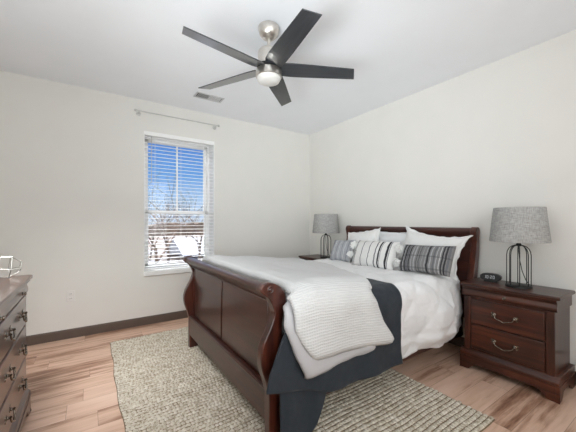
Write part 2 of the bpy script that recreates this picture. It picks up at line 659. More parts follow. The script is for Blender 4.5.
# white blind
yc = (WY0 + WY1) / 2
bw = yw - 0.011
bl = tag(empty('window_blind', (-0.035, yc, WZ0 + 0.022)), 'white horizontal slat blind hanging open inside the window recess', 'blind')
BT = WZ1 - 0.008 - (WZ0 + 0.022)             # top, relative
MB().box(-0.03, -bw, BT - 0.034, 0.026, bw, BT).build('headrail', 'white_vinyl', bl, 0.003)
MB().box(0.028, -bw - 0.009, BT - 0.040, 0.036, bw + 0.009, BT + 0.004).build('valance', 'white_vinyl', bl, 0.002)
sm = MB()
NS = 36
z_lo, z_hi = 0.055, BT - 0.062
for i in range(NS):
    z = z_lo + (z_hi - z_lo) * i / (NS - 1)
    pr = []
    for k in range(7):
        x = -0.025 + 0.05 * k / 6
        pr.append((x, z + 0.0025 * (1 - (x / 0.025) ** 2) - 0.07 * x))
    pr2 = [(x, zz - 0.0026) for x, zz in reversed(pr)]
    sm.prism(pr + pr2, 'y', -bw, bw)
sm.build('slats', 'slat', bl)
MB().box(-0.026, -bw, 0.012, 0.026, bw, 0.03).build('bottom_rail', 'white_vinyl', bl, 0.004)
lc = MB()
for y in (-bw + 0.12, 0.0, bw - 0.12):
    for x in (-0.027, 0.027):
        lc.tube([(x, y, 0.02), (x, y, BT - 0.04)], 0.0009, 5)
lc.build('ladder_cord', 'white_vinyl', bl)
wd = MB().tube([(0.037, -bw + 0.075, BT - 0.05), (0.040, -bw + 0.073, BT - 0.5), (0.040, -bw + 0.073, BT - 0.62)], 0.0035, 8)
wd.build('tilt_wand', 'steel', bl)

# ------------------------------------------------------------------ outside
gr = MB().box(-160, -120, -4.3, -0.6, 160, -4.0).build('ground', 'ground')
struct(gr)
struct(MB().box(-36, -60, -4.0, -29, 120, -3.98).build('road', 'asphalt'))


def ridge():
    rr = random.Random(3)
    m = MB()
    top = []
    n = 160
    for i in range(n + 1):
        y = -60 + 220 * i / n
        top.append((y, -4 + 4.6 + 1.4 * noise.noise(Vector((y * 0.09, 0, 0))) + rr.uniform(-0.35, 0.35)))
    m.prism([(-60, -4.0)] + top + [(160, -4.0)], 'x', -128, -118)
    return m


struct(ridge().build('treeline', 'woods'))


def bare_tree(loc, h, seed, mat, label, spread=0.62, depth=5):
    rr = random.Random(seed)
    tr, br = MB(), MB()

    def grow(p, d, ln, r, lev):
        pts = [p]
        q = p.copy(); dd = d.copy()
        n = 4 if lev < 2 else 3
        for i in range(n):
            dd = (dd + Vector((rr.uniform(-1, 1), rr.uniform(-1, 1), rr.uniform(-0.3, 0.6))) * 0.13).normalized()
            q = q + dd * ln / n
            pts.append(q.copy())
        rs_ = [r * (1 - 0.4 * i / n) for i in range(n + 1)]
        (tr if lev == 0 else br).tube(pts, rs_, 6 if lev < 2 else 4, cap=lev > 2)
        if lev >= depth: return
        kids = 3 if lev < 4 else 2
        for k in range(kids):
            t = rr.uniform(0.45, 1.0) if k else 1.0
            i = min(n, max(1, int(round(t * n))))
            ax = Vector((rr.uniform(-1, 1), rr.uniform(-1, 1), rr.uniform(-0.1, 0.5))).normalized()
            nd = (dd * (1 - spread) + ax * spread + Vector((0, 0, 0.16))).normalized()
            grow(pts[i], nd, ln * rr.uniform(0.62, 0.82), rs_[i] * 0.66, lev + 1)

    root = tag(empty('bare_tree', loc), label, 'tree', 'bare trees outside the window')
    grow(Vector((0, 0, 0)), Vector((rr.uniform(-0.1, 0.1), rr.uniform(-0.1, 0.1), 1)).normalized(), h * 0.3, h * 0.0125, 0)
    tr.build('trunk', mat, root, smooth=True)
    br.build('branches', mat, root, smooth=True)
    return root


def out_pt(px, X):                          # point on the ground seen along a given bearing through the window, X metres out
    k = (px - 288) / 294.0
    F = Vector((-math.sin(CAM_YAW), math.cos(CAM_YAW), 0)); Rv = Vector((math.cos(CAM_YAW), math.sin(CAM_YAW), 0))
    d = F + Rv * k
    t = (X - 3.954) / d.x
    return (X, -3.108 + d.y * t, -4.0)


bare_tree(out_pt(157, -17), 12.0, 11, 'bark', 'tall bare tree at the left of the window view, nearest the glass', 0.55)
bare_tree(out_pt(168, -26), 13.0, 23, 'bark2', 'bare forked tree seen left of the middle of the window', 0.6)
bare_tree(out_pt(186, -47), 11.5, 37, 'bark', 'bare tree just beyond the left end of the snowy roof in the window view', 0.62)
bare_tree(out_pt(199, -28), 12.5, 41, 'bark2', 'bare tree in front of the snowy roof at the right of the window', 0.6)
bare_tree(out_pt(150, -40), 11, 53, 'bark2', 'distant bare tree at the far left edge of the window view', 0.6)
bare_tree(out_pt(174, -60), 12, 67, 'bark', 'most distant bare tree in the middle of the window view', 0.6)

hp = out_pt(194, -40)
hs = tag(empty('house', (hp[0], hp[1], -4.0), R(8)), 'low house with a snow covered roof seen through the lower right of window', 'house')
MB().box(-3.2, -2.8, 0, 3.2, 2.8, 0.9).build('house_wall', 'siding', hs)
MB().prism([(-3.7, 0.8), (3.7, 0.8), (0.0, 3.0)], 'y', -3.2, 3.2).build('roof', 'snow_roof', hs)
for yy in (-1.1, 1.1):
    MB().box(3.18, yy - 0.4, 0.25, 3.24, yy + 0.4, 0.7).build('window', 'dark_pane', hs)

# ------------------------------------------------------------------ wall fittings
def rod_end(y, par):
    b = MB()
    b.lathe([(0.026, 0.0), (0.026, 0.006), (0.018, 0.012), (0.008, 0.014)], (0.0, y, 2.572), 20, 'x')
    b.tube([(0.01, y, 2.572), (0.075, y, 2.575)], 0.006, 8)
    b.tube([(0.075, y - 0.004, 2.562), (0.075, y + 0.004, 2.562)], 0.012, 10)
    return b


rod = tag(empty('curtain_rod', (0, -2.15, 2.575)), 'slim brushed metal curtain rod on the wall above the window', 'curtain rod')
MB().tube([(0.078, -0.50, 0.0), (0.078, 0.50, 0.0)], 0.006, 10).build('rod', 'steel', rod, smooth=True)
for y in (-0.47, 0.475):
    b = MB()
    b.lathe([(0.027, 0.0), (0.027, 0.006), (0.018, 0.012), (0.008, 0.014)], (0.0, y, -0.012), 20, 'x')
    b.tube([(0.01, y, -0.012), (0.05, y, -0.012), (0.078, y, -0.008)], 0.006, 8)
    b.build('bracket', 'steel', rod, smooth=True)
for s in (-1, 1):
    MB().ball((0.078, s * 0.508, 0.0), 0.017).build('finial', 'steel', rod, smooth=True)


def outlet(loc, rz, label):
    o = tag(empty('wall_outlet', loc, rz), label, 'outlet')   # plate faces local -y
    MB().box(-0.036, -0.006, -0.058, 0.036, 0, 0.058).build('plate', 'plastic', o, 0.003)
    for z in (-0.024, 0.024):
        MB().box(-0.017, -0.009, z - 0.014, 0.017, -0.004, z + 0.014).build('receptacle', 'plastic', o, 0.004)
        s = MB()
        for x in (-0.007, 0.007):
            s.box(x - 0.0015, -0.0096, z - 0.004, x + 0.0015, -0.008, z + 0.006)
        s.build('slot', 'dark_slot', o)
    return o


outlet((0, -3.277, 0.454), R(90), 'white power outlet low on the wall below and left of the window')
outlet((3.375, 0, 0.26), 0, 'white power outlet behind the right edge of the nightstand')
pl = tag(empty('power_plug', (3.375, -0.010, 0.236)), 'black plug in the outlet beside the right nightstand', 'plug')
MB().box(-0.012, -0.03, -0.012, 0.012, 0, 0.012).build('plug_body', 'black_plastic', pl, 0.004)
MB().tube([(0, -0.03, 0), (-0.005, -0.055, -0.01), (-0.012, -0.05, -0.1), (-0.03, -0.035, -0.222)], 0.003, 8).build('cord', 'black_plastic', pl, smooth=True)

# ceiling vent
vt = tag(empty('ceiling_vent', (0.53, -1.93, H)), 'white two-way air vent flush on the ceiling near the window', 'vent')
VX, VY = 0.075, 0.165
fr = MB()
fr.box(-VX - 0.0, -VY, -0.006, -VX + 0.018, VY, 0).box(VX - 0.018, -VY, -0.006, VX, VY, 0)
fr.box(-VX, -VY, -0.006, VX, -VY + 0.018, 0).box(-VX, VY - 0.018, -0.006, VX, VY, 0).box(-VX, -0.006, -0.006, VX, 0.006, 0)
fr.build('frame', 'vent_white', vt, 0.002)
MB().box(-VX + 0.016, -VY + 0.016, -0.0015, VX - 0.016, VY - 0.016, -0.0002).build('duct', 'dark_slot', vt)
for s in (-1, 1):
    lv = MB()
    for i in range(9):
        y = s * (0.02 + 0.0145 * i)
        lv.prism([(y, -0.0055), (y + s * -0.0095, -0.0015), (y + s * -0.0095, -0.0007), (y, -0.0047)], 'x', -VX + 0.018, VX - 0.018)
    lv.build('louvers', 'vent_white', vt)

# ------------------------------------------------------------------ rug
def make_rug():
    x0, x1, y0, y1 = 0.40, 3.14, -2.94, -0.98
    P, L = 0.0325, 0.026
    nx = int(round((x1 - x0) / P)); ny = int(round((y1 - y0) / L))
    sx, sy = 6, 5
    rr = np.random.RandomState(4)
    NX, NY = nx * sx + 1, ny * sy + 1
    X, Y = np.meshgrid(np.arange(NX) / sx, np.arange(NY) / sy)
    row = np.minimum(np.floor(X).astype(int), nx - 1)
    off = rr.rand(nx)[row] + 0.25 * np.sin(Y * 0.21 + row * 1.7)
    amp_r = 0.85 + 0.3 * rr.rand(nx)
    yy = Y + off
    cellj = np.floor(yy).astype(int)
    tab = rr.rand(nx, ny + 6)
    a = 0.55 + 0.45 * tab[row, np.clip(cellj, 0, ny + 5)]
    fx = (X - np.floor(X)) * 2 - 1
    fy = (yy - cellj) * 2 - 1
    fx[:, -1] = -1
    h = np.sqrt(np.clip(1 - np.abs(fx) ** 2.2, 0, 1)) * (0.10 + 0.85 * np.sqrt(np.clip(1 - np.abs(fy) ** 2.4, 0, 1)))
    Z = 0.004 + 0.017 * h * a * amp_r[row]
    edge = np.zeros_like(Z, bool); edge[0, :] = edge[-1, :] = True; edge[:, 0] = edge[:, -1] = True
    Z[edge] = 0.001
    px = x0 + (x1 - x0) * X / nx + 0.004 * np.sin(Y * 0.11 + 0.9) + 0.003 * np.sin(Y * 0.37)
    py = y0 + (y1 - y0) * Y / ny + 0.005 * np.sin(X * 0.16) + 0.004 * np.sin(X * 0.43 + 1)
    co = np.stack([px, py, Z], -1).reshape(-1, 3)
    idx = np.arange(NX * NY).reshape(NY, NX)
    q = np.stack([idx[:-1, :-1], idx[:-1, 1:], idx[1:, 1:], idx[1:, :-1]], -1).reshape(-1, 4)
    me = bpy.data.meshes.new('area_rug')
    me.vertices.add(len(co)); me.vertices.foreach_set('co', co.ravel())
    me.loops.add(q.size); me.loops.foreach_set('vertex_index', q.ravel().astype(np.int32))
    me.polygons.add(len(q)); me.polygons.foreach_set('loop_start', np.arange(0, q.size, 4, dtype=np.int32))
    me.polygons.foreach_set('use_smooth', np.ones(len(q), bool))
    me.update(calc_edges=True)
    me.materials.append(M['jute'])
    o = bpy.data.objects.new('area_rug', me)
    COL.objects.link(o)
    tag(o, 'chunky woven natural jute rug on the plank floor under the bed', 'rug')


make_rug()

# ------------------------------------------------------------------ bed
BX0, BX1 = 0.95, 2.56
bed = tag(empty('sleigh_bed', ((BX0 + BX1) / 2, -1.15, 0)), 'dark cherry wooden sleigh bed with scrolled headboard and footboard', 'bed')
bed_l = Vector(bed.location)


def bpart(mb, name, mat, par=None, **kw):
    """mesh in world coordinates made a child of the bed (or of a bed part)"""
    sh = bed_l
    mb.v = [(p[0] - sh.x, p[1] - sh.y, p[2] - sh.z) for p in mb.v]
    return mb.build(name, mat, par or bed, **kw)


def spline(pts, n=6, closed=False):
    out = []
    P = [Vector((a, b, 0)) for a, b in pts]
    m = len(P)
    for i in range(m - 1):
        p0 = P[max(i - 1, 0)]; p1 = P[i]; p2 = P[i + 1]; p3 = P[min(i + 2, m - 1)]
        for k in range(n):
            t = k / n
            q = 0.5 * ((2 * p1) + (-p0 + p2) * t + (2 * p0 - 5 * p1 + 4 * p2 - p3) * t * t + (-p0 + 3 * p1 - 3 * p2 + p3) * t ** 3)
            out.append((q.x, q.y))
    out.append((P[-1].x, P[-1].y))
    return out


# footboard end-post outline in (y, z)
ff = spline([(-2.292, 0.30), (-2.312, 0.38), (-2.335, 0.45), (-2.342, 0.52), (-2.325, 0.59), (-2.285, 0.665), (-2.258, 0.73), (-2.262, 0.775), (-2.29, 0.83), (-2.325, 0.86), (-2.345, 0.885), (-2.335, 0.91), (-2.305, 0.922), (-2.262, 0.915), (-2.21, 0.885), (-2.182, 0.83), (-2.186, 0.77), (-2.203, 0.70), (-2.205, 0.64), (-2.19, 0.56), (-2.188, 0.46), (-2.20, 0.36), (-2.205, 0.30)], 5)
post_prof = [(-2.205, 0.012), (-2.292, 0.012)] + ff
PW = 0.055
for i, (a, b) in enumerate(((BX0, BX0 + PW), (BX1 - PW, BX1))):
    p = bpart(MB().prism(post_prof, 'x', a, b), 'foot_post', 'bedwood_z', bevel=0.006, seg=3)
    r = MB()
    xo = a if i == 0 else b
    sg = -1 if i == 0 else 1
    r.lathe([(0.021, -0.002), (0.021, 0.003), (0.017, 0.005), (0.013, 0.003), (0.012, 0.002), (0.009, 0.005), (0.004, 0.008), (1e-6, 0.009)], (0, 0, 0), 24, 'x')
    r.v = [(xo + sg * q[0], q[1] - 2.285, q[2] + 0.882) for q in r.v]
    bpart(r, 'rosette', 'bedwood_z', p, smooth=True)
fx0, fx1 = BX0 + PW - 0.004, BX1 - PW + 0.004
# top rail with the rolled scroll
tr_prof = spline([(-2.25, 0.80), (-2.275, 0.825), (-2.308, 0.853), (-2.33, 0.878), (-2.326, 0.9), (-2.30, 0.91), (-2.262, 0.903), (-2.222, 0.875), (-2.197, 0.83), (-2.205, 0.78)], 5)
bpart(MB().prism(tr_prof, 'x', fx0, fx1), 'top_rail', 'bedwood', smooth=True)
# frame behind the panels, curved
def curved_slab(front, thick, x0, x1, mb=None):
    mb = mb or MB()
    back = [(y + thick, z) for y, z in reversed(front)]
    return mb.prism(list(front) + back, 'x', x0, x1)


pf = [(-2.256, 0.31), (-2.256, 0.335), (-2.254, 0.5), (-2.251, 0.65), (-2.249, 0.80), (-2.249, 0.815)]
bpart(curved_slab([(y + 0.012, z) for y, z in pf], 0.03, fx0, fx1), 'panel_frame', 'bedwood', smooth=True)
xm = (fx0 + fx1) / 2
for a, b in ((fx0 + 0.045, xm - 0.012), (xm + 0.012, fx1 - 0.045)):
    zz = [p for p in pf if 0.335 <= p[1] <= 0.80]
    bpart(curved_slab(zz, 0.014, a, b), 'panel', 'bedwood', bevel=0.004)
for a, b in ((fx0, fx0 + 0.04), (fx1 - 0.04, fx1)):
    bpart(curved_slab([(y - 0.001, z) for y, z in pf], 0.016, a, b), 'stile', 'bedwood_z', bevel=0.003)
tb = bpart(MB().tube([(fx0, -2.262, 0.808), (fx1, -2.262, 0.808)], 0.006, 10), 'bead', 'bedwood', smooth=True)  # bead added so the rail's lower edge shows a highlight line
lr = bpart(MB().box(fx0, -2.29, 0.14, fx1, -2.25, 0.33), 'bottom_rail', 'bedwood', bevel=0.004)
bpart(MB().tube([(fx0, -2.290, 0.318), (fx1, -2.290, 0.318)], 0.006, 10), 'bead', 'bedwood', lr, smooth=True)

# side rails
for a, b in ((BX0 + 0.015, BX0 + 0.04), (BX1 - 0.04, BX1 - 0.015)):
    bpart(MB().box(a, -2.2, 0.16, b, -0.12, 0.36), 'side_rail', 'bedwood', bevel=0.004)
# headboard
HX0, HX1 = 0.95, 2.655
hp_ = spline([(-0.15, 0.36), (-0.165, 0.5), (-0.16, 0.66), (-0.125, 0.84), (-0.088, 0.98), (-0.078, 1.06), (-0.092, 1.13), (-0.098, 1.165), (-0.085, 1.195), (-0.058, 1.208), (-0.034, 1.195), (-0.026, 1.165), (-0.034, 1.1), (-0.032, 1.0), (-0.055, 0.84), (-0.085, 0.66), (-0.085, 0.5), (-0.075, 0.36)], 5)
hprof = [(-0.075, 0.0), (-0.15, 0.0)] + hp_
for a, b in ((HX0, HX0 + 0.06), (HX1 - 0.06, HX1)):
    bpart(MB().prism(hprof, 'x', a, b), 'head_post', 'bedwood_z', bevel=0.006, seg=3)
hpanel = spline([(-0.135, 0.34), (-0.148, 0.5), (-0.142, 0.66), (-0.108, 0.84), (-0.074, 0.98), (-0.064, 1.06), (-0.068, 1.1)], 5)
bpart(curved_slab(hpanel, 0.024, HX0 + 0.05, HX1 - 0.05), 'head_panel', 'bedwood', smooth=True)
ht = spline([(-0.064, 1.09), (-0.080, 1.13), (-0.088, 1.165), (-0.078, 1.19), (-0.058, 1.2), (-0.038, 1.19), (-0.032, 1.165), (-0.038, 1.09)], 5)
bpart(MB().prism(ht, 'x', HX0 + 0.05, HX1 - 0.05), 'head_rail', 'bedwood', smooth=True)
# mattress resting between the rails
mt = tag(MB().box(1.0, -2.17, 0.24, 2.52, -0.17, 0.70).build('mattress', 'white_cotton', None, 0.05), 'thick mattress hidden under the white comforter on the bed', 'mattress')
mt.modifiers['bevel'].segments = 4

# ------------------------------------------------------------------ bedding
def nz(x, y, z, s=1.0):
    return noise.noise(Vector((x * s, y * s, z * s)))


def drape_xz(s, ztop, xr, r, hem, flare=0.02, side=None):
    """s in 0..1 from the far (-x) hem over the top to the near (+x) hem. returns (x, z, nx, nz, arc)"""
    xl = 0.985 - (xr - 2.59)
    Lh = ztop - r - hem
    Lr = math.pi / 2 * r
    zl = ztop - 0.40
    Ll = ztop - r - zl
    Lt = (xr - r) - (xl + r)
    tot = Ll + Lr + Lt + Lr + Lh
    d = s * tot
    if d < Ll:
        return (xl, zl + d, -1, 0, d)
    d2 = d - Ll
    if d2 < Lr:
        a = d2 / r
        return (xl + r - r * math.cos(a), ztop - r + r * math.sin(a), -math.cos(a), math.sin(a), d)
    d2 -= Lr
    if d2 < Lt:
        return (xl + r + d2, ztop, 0, 1, d)
    d2 -= Lt
    if d2 < Lr:
        a = d2 / r
        return (xr - r + r * math.sin(a), ztop - r + r * math.cos(a), math.sin(a), math.cos(a), d)
    d2 -= Lr
    t = d2 / max(Lh, 1e-6)
    return (xr + flare * t * t, ztop - r - d2, 1, 0, d)


def comforter(u, v):
    y = -2.15 + (2.15 - 0.24) * v
    hem = 0.205 + 0.02 * math.sin(y * 5.1) + 0.012 * math.sin(y * 13 + 1)
    hem += 0.12 * smoothstep(-1.175, -1.235, y)
    hem += 0.0 if y < -0.45 else 0.10 * smoothstep(-0.45, -0.24, y)
    zt = 0.768 + 0.010 * smoothstep(-0.5, -0.3, y) - 0.02 * smoothstep(-1.1, -1.3, y)
    x, z, nx, nzz, d = drape_xz(u, zt, 2.595, 0.10, hem, 0.0)
    L = 0.34
    p = (d + y) / L; q = (d - y) / L
    puff = (abs(math.sin(math.pi * p)) * abs(math.sin(math.pi * q))) ** 0.5 * 0.019
    w = 0.009 * nz(d, y, 3, 5) + 0.006 * nz(d, y, 7, 14) + 0.004 * nz(d * 1.5, y, 9, 30)
    ridge_ = 0.010 * math.exp(-((z - 0.37) / 0.03) ** 2) * (1 if nx > 0.5 else 0)
    o = puff + w - ridge_
    if nx > 0.5:
        o += 0.025 * smoothstep(0.75, 0.5, z) * (1 + 0.4 * math.sin(y * 7.0)) - 0.035 * smoothstep(0.36, 0.22, z)
        o = min(o, 0.05)
        o += 0.05 * smoothstep(-1.0, -0.72, y) * smoothstep(-0.45, -0.54, y) * smoothstep(0.72, 0.5, z) * smoothstep(0.2, 0.32, z)
        if y > -0.47: o = min(o, 0.036)
    if v > 0.97: o -= (v - 0.97) * 1.2
    flat = smoothstep(-1.17, -1.24, y)          # pressed flat under the coverlet
    o = o * (1 - flat) - 0.006 * flat
    hem_in = flat * (0.02 if nx > 0.5 else 0.0)
    x -= hem_in
    return (x + nx * o, y, z + nzz * o), (d, y)


cf = tag(grid_obj('comforter', comforter, 210, 150, 'white_cotton', solid=0.022), 'white diamond quilted comforter spread over the bed and hanging down its side', 'comforter')

ys_ = [-2.2, -2.05, -1.65, -1.3, -0.97, -0.5]


def blanket(u, v):
    x0 = 2.63
    # arc position first, then slide the foot edge outward toward the hem
    z_t = 0.792
    hem = 0.25
    x, z, nx, nzz, d = drape_xz(u, z_t, x0, 0.11, hem, 0.015)
    foot = -2.165
    if nx > 0.5:
        foot = interp(z, [0.26, 0.375, 0.6, 0.72], [-2.36, -2.335, -2.245, -2.17])
    head = -1.215 + 0.012 * math.sin(z * 11)
    y = foot + (head - foot) * v
    o = 0.007 * nz(d, y, 9, 6) + 0.004 * nz(d, y, 1, 17)
    if nx > 0.5:
        hem2 = interp(y, [-2.36, -2.15, -1.93, -1.6, -1.2], [0.375, 0.31, 0.258, 0.25, 0.205])
        z = hem2 + (z - hem) * (z_t - hem2) / (z_t - hem)
        o += 0.012 * math.sin(y * 16 + 2 * z) * smoothstep(0.65, 0.3, z)
        z += 0.02 * math.sin(y * 5 + 0.6) * smoothstep(0.4, 0.26, z)
    if nzz > 0.5 and v < 0.5: z -= 0.0
    return (x + nx * o, y, z + nzz * o), (d, y)


bk = tag(grid_obj('blanket', blanket, 150, 90, 'charcoal', solid=0.008), 'charcoal grey coverlet lying across the foot of the bed under the waffle duvet', 'blanket')


def lowfold(u, v):
    # lower layer reaching the floor at the foot corner
    y = -2.262 + 0.36 * u
    bot = interp(u, [0, 0.55, 0.75, 0.9, 1.0], [0.022, 0.022, 0.075, 0.15, 0.23])
    z = bot + (0.40 - bot) * v
    x = 2.612 + 0.012 * math.sin(u * 9 + 1.0) + 0.02 * (1 - v) * (0.5 + 0.5 * math.sin(u * 6))
    return (x, y + 0.02 * (1 - v) * math.sin(u * 5), z), (u, v)


grid_obj('lower_fold', lowfold, 40, 30, 'charcoal', bk, solid=0.006)

duvet_root = tag(empty('duvet', (0, 0, 0)), 'pale grey waffle weave duvet folded over the foot of the bed', 'duvet')


def duvet_fn(top_off, hem_a, hem_b, foot_tab, head_tab, xr, thick):
    def fn(u, v):
        # two passes: estimate y for height, then position
        y = -1.65
        for _ in range(3):
            zt = interp(y, [-2.2, -2.05, -1.65, -1.3, -0.97], [0.905, 0.915, 0.885, 0.85, 0.815]) + top_off
            hem = interp(y, [-2.1, -1.36], [hem_a, hem_b])
            x, z, nx, nzz, d = drape_xz(u, zt, xr, 0.16, hem, 0.0)
            if nx > 0.7:
                foot = interp(z, foot_tab[0], foot_tab[1]); head = interp(z, head_tab[0], head_tab[1])
            else:
                foot = -2.168 - 0.05 * smoothstep(0.45, 0.7, nx); head = interp(x, [1.03, 1.7, 2.15, 2.45, 2.66], [-0.965, -1.05, -1.255, -1.41, -1.52])
            y = foot + (head - foot) * v
        o = 0.016 * nz(d, y, 2, 3.2) + 0.007 * nz(d, y, 5, 9)
        # rolled front edge and foot edge
        e = (head - y)
        drop = 0.0
        if e < 0.09:
            drop = (zt - 0.79) * (1 - math.sqrt(max(0, 1 - ((0.09 - e) / 0.09) ** 2)))
        e2 = y - foot
        if e2 < 0.05:
            drop += 0.05 * (1 - math.sqrt(max(0, 1 - ((0.05 - e2) / 0.05) ** 2)))
        if nx > 0.5:
            o += 0.018 * math.sin(y * 9 + 1.5) * smoothstep(0.75, 0.5, z)
            t = smoothstep(hem + 0.05, hem, z)
            o -= 0.03 * t * t
        kx = max(0.0, nx)
        o -= drop * (1 - kx) + 0.5 * min(drop, 0.05) * kx
        return (x + nx * o, y, z + nzz * o), (d, y)
    return fn


side_foot = ([0.36, 0.49, 0.58, 0.67, 0.78], [-2.06, -2.085, -2.15, -2.195, -2.20])
side_head = ([0.42, 0.59, 0.775], [-1.35, -1.47, -1.535])
grid_obj('waffle_cover', duvet_fn(0.0, 0.485, 0.42, side_foot, side_head, 2.69, 0.02), 150, 100, 'waffle', duvet_root, solid=0.02)
side_foot2 = ([0.36, 0.53, 0.70, 0.80], [-2.10, -2.185, -2.245, -2.225])
side_head2 = ([0.38, 0.6, 0.775], [-1.52, -1.55, -1.57])
grid_obj('lining', duvet_fn(-0.045, 0.375, 0.385, side_foot2, side_head2, 2.662, 0.02), 120, 80, 'lining', duvet_root, solid=0.012)


# ------------------------------------------------------------------ pillows
def pillow(name, w, h, t, mat, loc, lean, yaw, roll, label, group=None, flange=0.0, ruffle=0.0, pinch=0.10, seed=1, cat='pillow'):
    """local: x width, z height (0 at the centre), y thickness; leans back by `lean` degrees"""
    n, m = 44, 32
    hw, hh = w / 2, h / 2
    vs, fs = [], []
    def pt(u, v, s):
        cx_ = 1 - pinch * (1 - abs(v) ** 2.0) * abs(u) ** 3 * 0.5
        cz_ = 1 - pinch * (1 - abs(u) ** 2.0) * abs(v) ** 3
        iu = min(1.0, abs(u) / (1 - flange / hw)) if flange else abs(u)
        iv = min(1.0, abs(v) / (1 - flange / hh)) if flange else abs(v)
        prof = (max(0, 1 - iu ** 2.6) * max(0, 1 - iv ** 2.6)) ** 0.5
        y = s * (t / 2 * prof + 0.004)
        y += 0.010 * nz(u * 2 + seed, v * 2, s, 1.3) * prof + 0.005 * nz(u * 5 + seed, v * 5, s, 1.7) * prof
        x = u * hw * cx_; z = v * hh * cz_
        if ruffle:
            ed = max(abs(u), abs(v)); k = smoothstep(0.85, 1.0, ed)
            ang = math.atan2(v * hh, u * hw)
            y += ruffle * 0.7 * math.sin((u * hw - v * hh) * 60 + 2 * nz(u * 3, v * 3, seed)) * k
            x += (math.copysign(1, u) * ruffle * 0.6 * math.sin(v * hh * 58 + seed + 3 * nz(u, v * 4, seed)) * k) if abs(u) > 0.9 else 0
            z += (math.copysign(1, v) * ruffle * 0.6 * math.sin(u * hw * 58 + seed + 3 * nz(u * 4, v, seed)) * k) if abs(v) > 0.9 else 0
            y += 0.018 * nz(u * 1.5 + seed, v * 1.5, 4) * k
        # sag
        z -= 0.03 * h * (1 - v) * 0.0
        return (x, y, z)
    for s in (-1, 1):
        o = len(vs)
        for j in range(m + 1):
            for i in range(n + 1):
                u = -1 + 2 * i / n; v = -1 + 2 * j / m
                u = math.sin(u * math.pi / 2) * 0.6 + u * 0.4; v = math.sin(v * math.pi / 2) * 0.6 + v * 0.4
                vs.append(pt(u, v, s))
        for j in range(m):
            for i in range(n):
                a = o + j * (n + 1) + i
                fs.append((a, a + 1, a + n + 2, a + n + 1))
    N = (n + 1) * (m + 1)
    ring = [i for i in range(n + 1)] + [(j * (n + 1) + n) for j in range(1, m + 1)] + [m * (n + 1) + i for i in range(n - 1, -1, -1)] + [j * (n + 1) for j in range(m - 1, 0, -1)]
    for k in range(len(ring)):
        a, b = ring[k], ring[(k + 1) % len(ring)]
        fs.append((a, b, b + N, a + N))
    mb = MB(); mb.add(vs, fs)
    o = mb.build(name, mat, None, smooth=True)
    for p in o.data.polygons: p.use_smooth = True
    o.data.set_sharp_from_angle(angle=R(120))
    o.rotation_mode = 'XYZ'
    # lean: top goes toward +y ; roll about view axis; yaw about z
    mt_ = Matrix.Translation(loc) @ Matrix.Rotation(R(yaw), 4, 'Z') @ Matrix.Rotation(R(-lean), 4, 'X') @ Matrix.Rotation(R(roll), 4, 'Y')
    o.matrix_world = mt_
    tag(o, label, cat, group)
    return o


pillow('sham_pillow', 0.70, 0.44, 0.17, 'white_sham', (2.315, -0.315, 0.975), 22, 0, 7, 'large white sham with a wavy flange at the right of the headboard', None, 0.045, 0.006, 0.30, 2)
pillow('sham_pillow', 0.50, 0.40, 0.16, 'white_sham', (1.46, -0.33, 0.97), 20, 0, -9, 'white scalloped sham at the left end of the headboard', None, 0.045, 0.006, 0.10, 5)
pillow('bed_pillow', 0.58, 0.38, 0.12, 'grey_sham', (1.83, -0.235, 0.965), 14, 0, 0, 'flat pale grey pillow standing in the middle against the headboard', None, 0.03, 0.003, 0.08, 8)
pillow('lumbar_pillow', 0.55, 0.31, 0.15, 'stripe_white', (1.84, -0.56, 0.905), 24, 0, -1, 'white lumbar pillow with vertical black stripes and yarn tassels', None, 0, 0, 0.06, 11)
LUM = bpy.data.objects['lumbar_pillow']
pillow('throw_pillow', 0.50, 0.28, 0.13, 'stripe_grey', (2.41, -0.53, 0.912), 26, -2, -2, 'dark grey plaid throw pillow leaning on the large white sham', None, 0, 0, 0.08, 14)
pillow('throw_pillow', 0.33, 0.29, 0.12, 'stripe_pale', (1.295, -0.50, 0.90), 26, 3, -3, 'pale grey striped throw pillow at the left beside the lumbar pillow', None, 0, 0, 0.08, 17)


def tassel(loc, seed):
    rr = random.Random(seed)
    m = MB()
    for k in range(60):
        d = Vector((rr.gauss(0, 1), rr.gauss(0, 1), rr.gauss(0, 1))).normalized()
        L = 0.046 * rr.uniform(0.7, 1.1)
        p1 = d * L * 0.6 + Vector((0, 0, -0.002))
        p2 = d * L + Vector((0, 0, -0.006))
        m.tube([(0, 0, 0), p1, p2 + Vector((0, 0, -0.012))], [0.003, 0.008, 0.004], 5)
    m.ball((0, 0, 0), 0.022, 10, 6)
    o = m.build('tassel', 'tassel', LUM, loc=loc, smooth=True)
    return o


for i, (x, z) in enumerate(((0.305, 0.085), (0.31, -0.055), (-0.295, 0.10), (-0.305, -0.02))):
    tassel((x, -0.03, z), 31 + i)


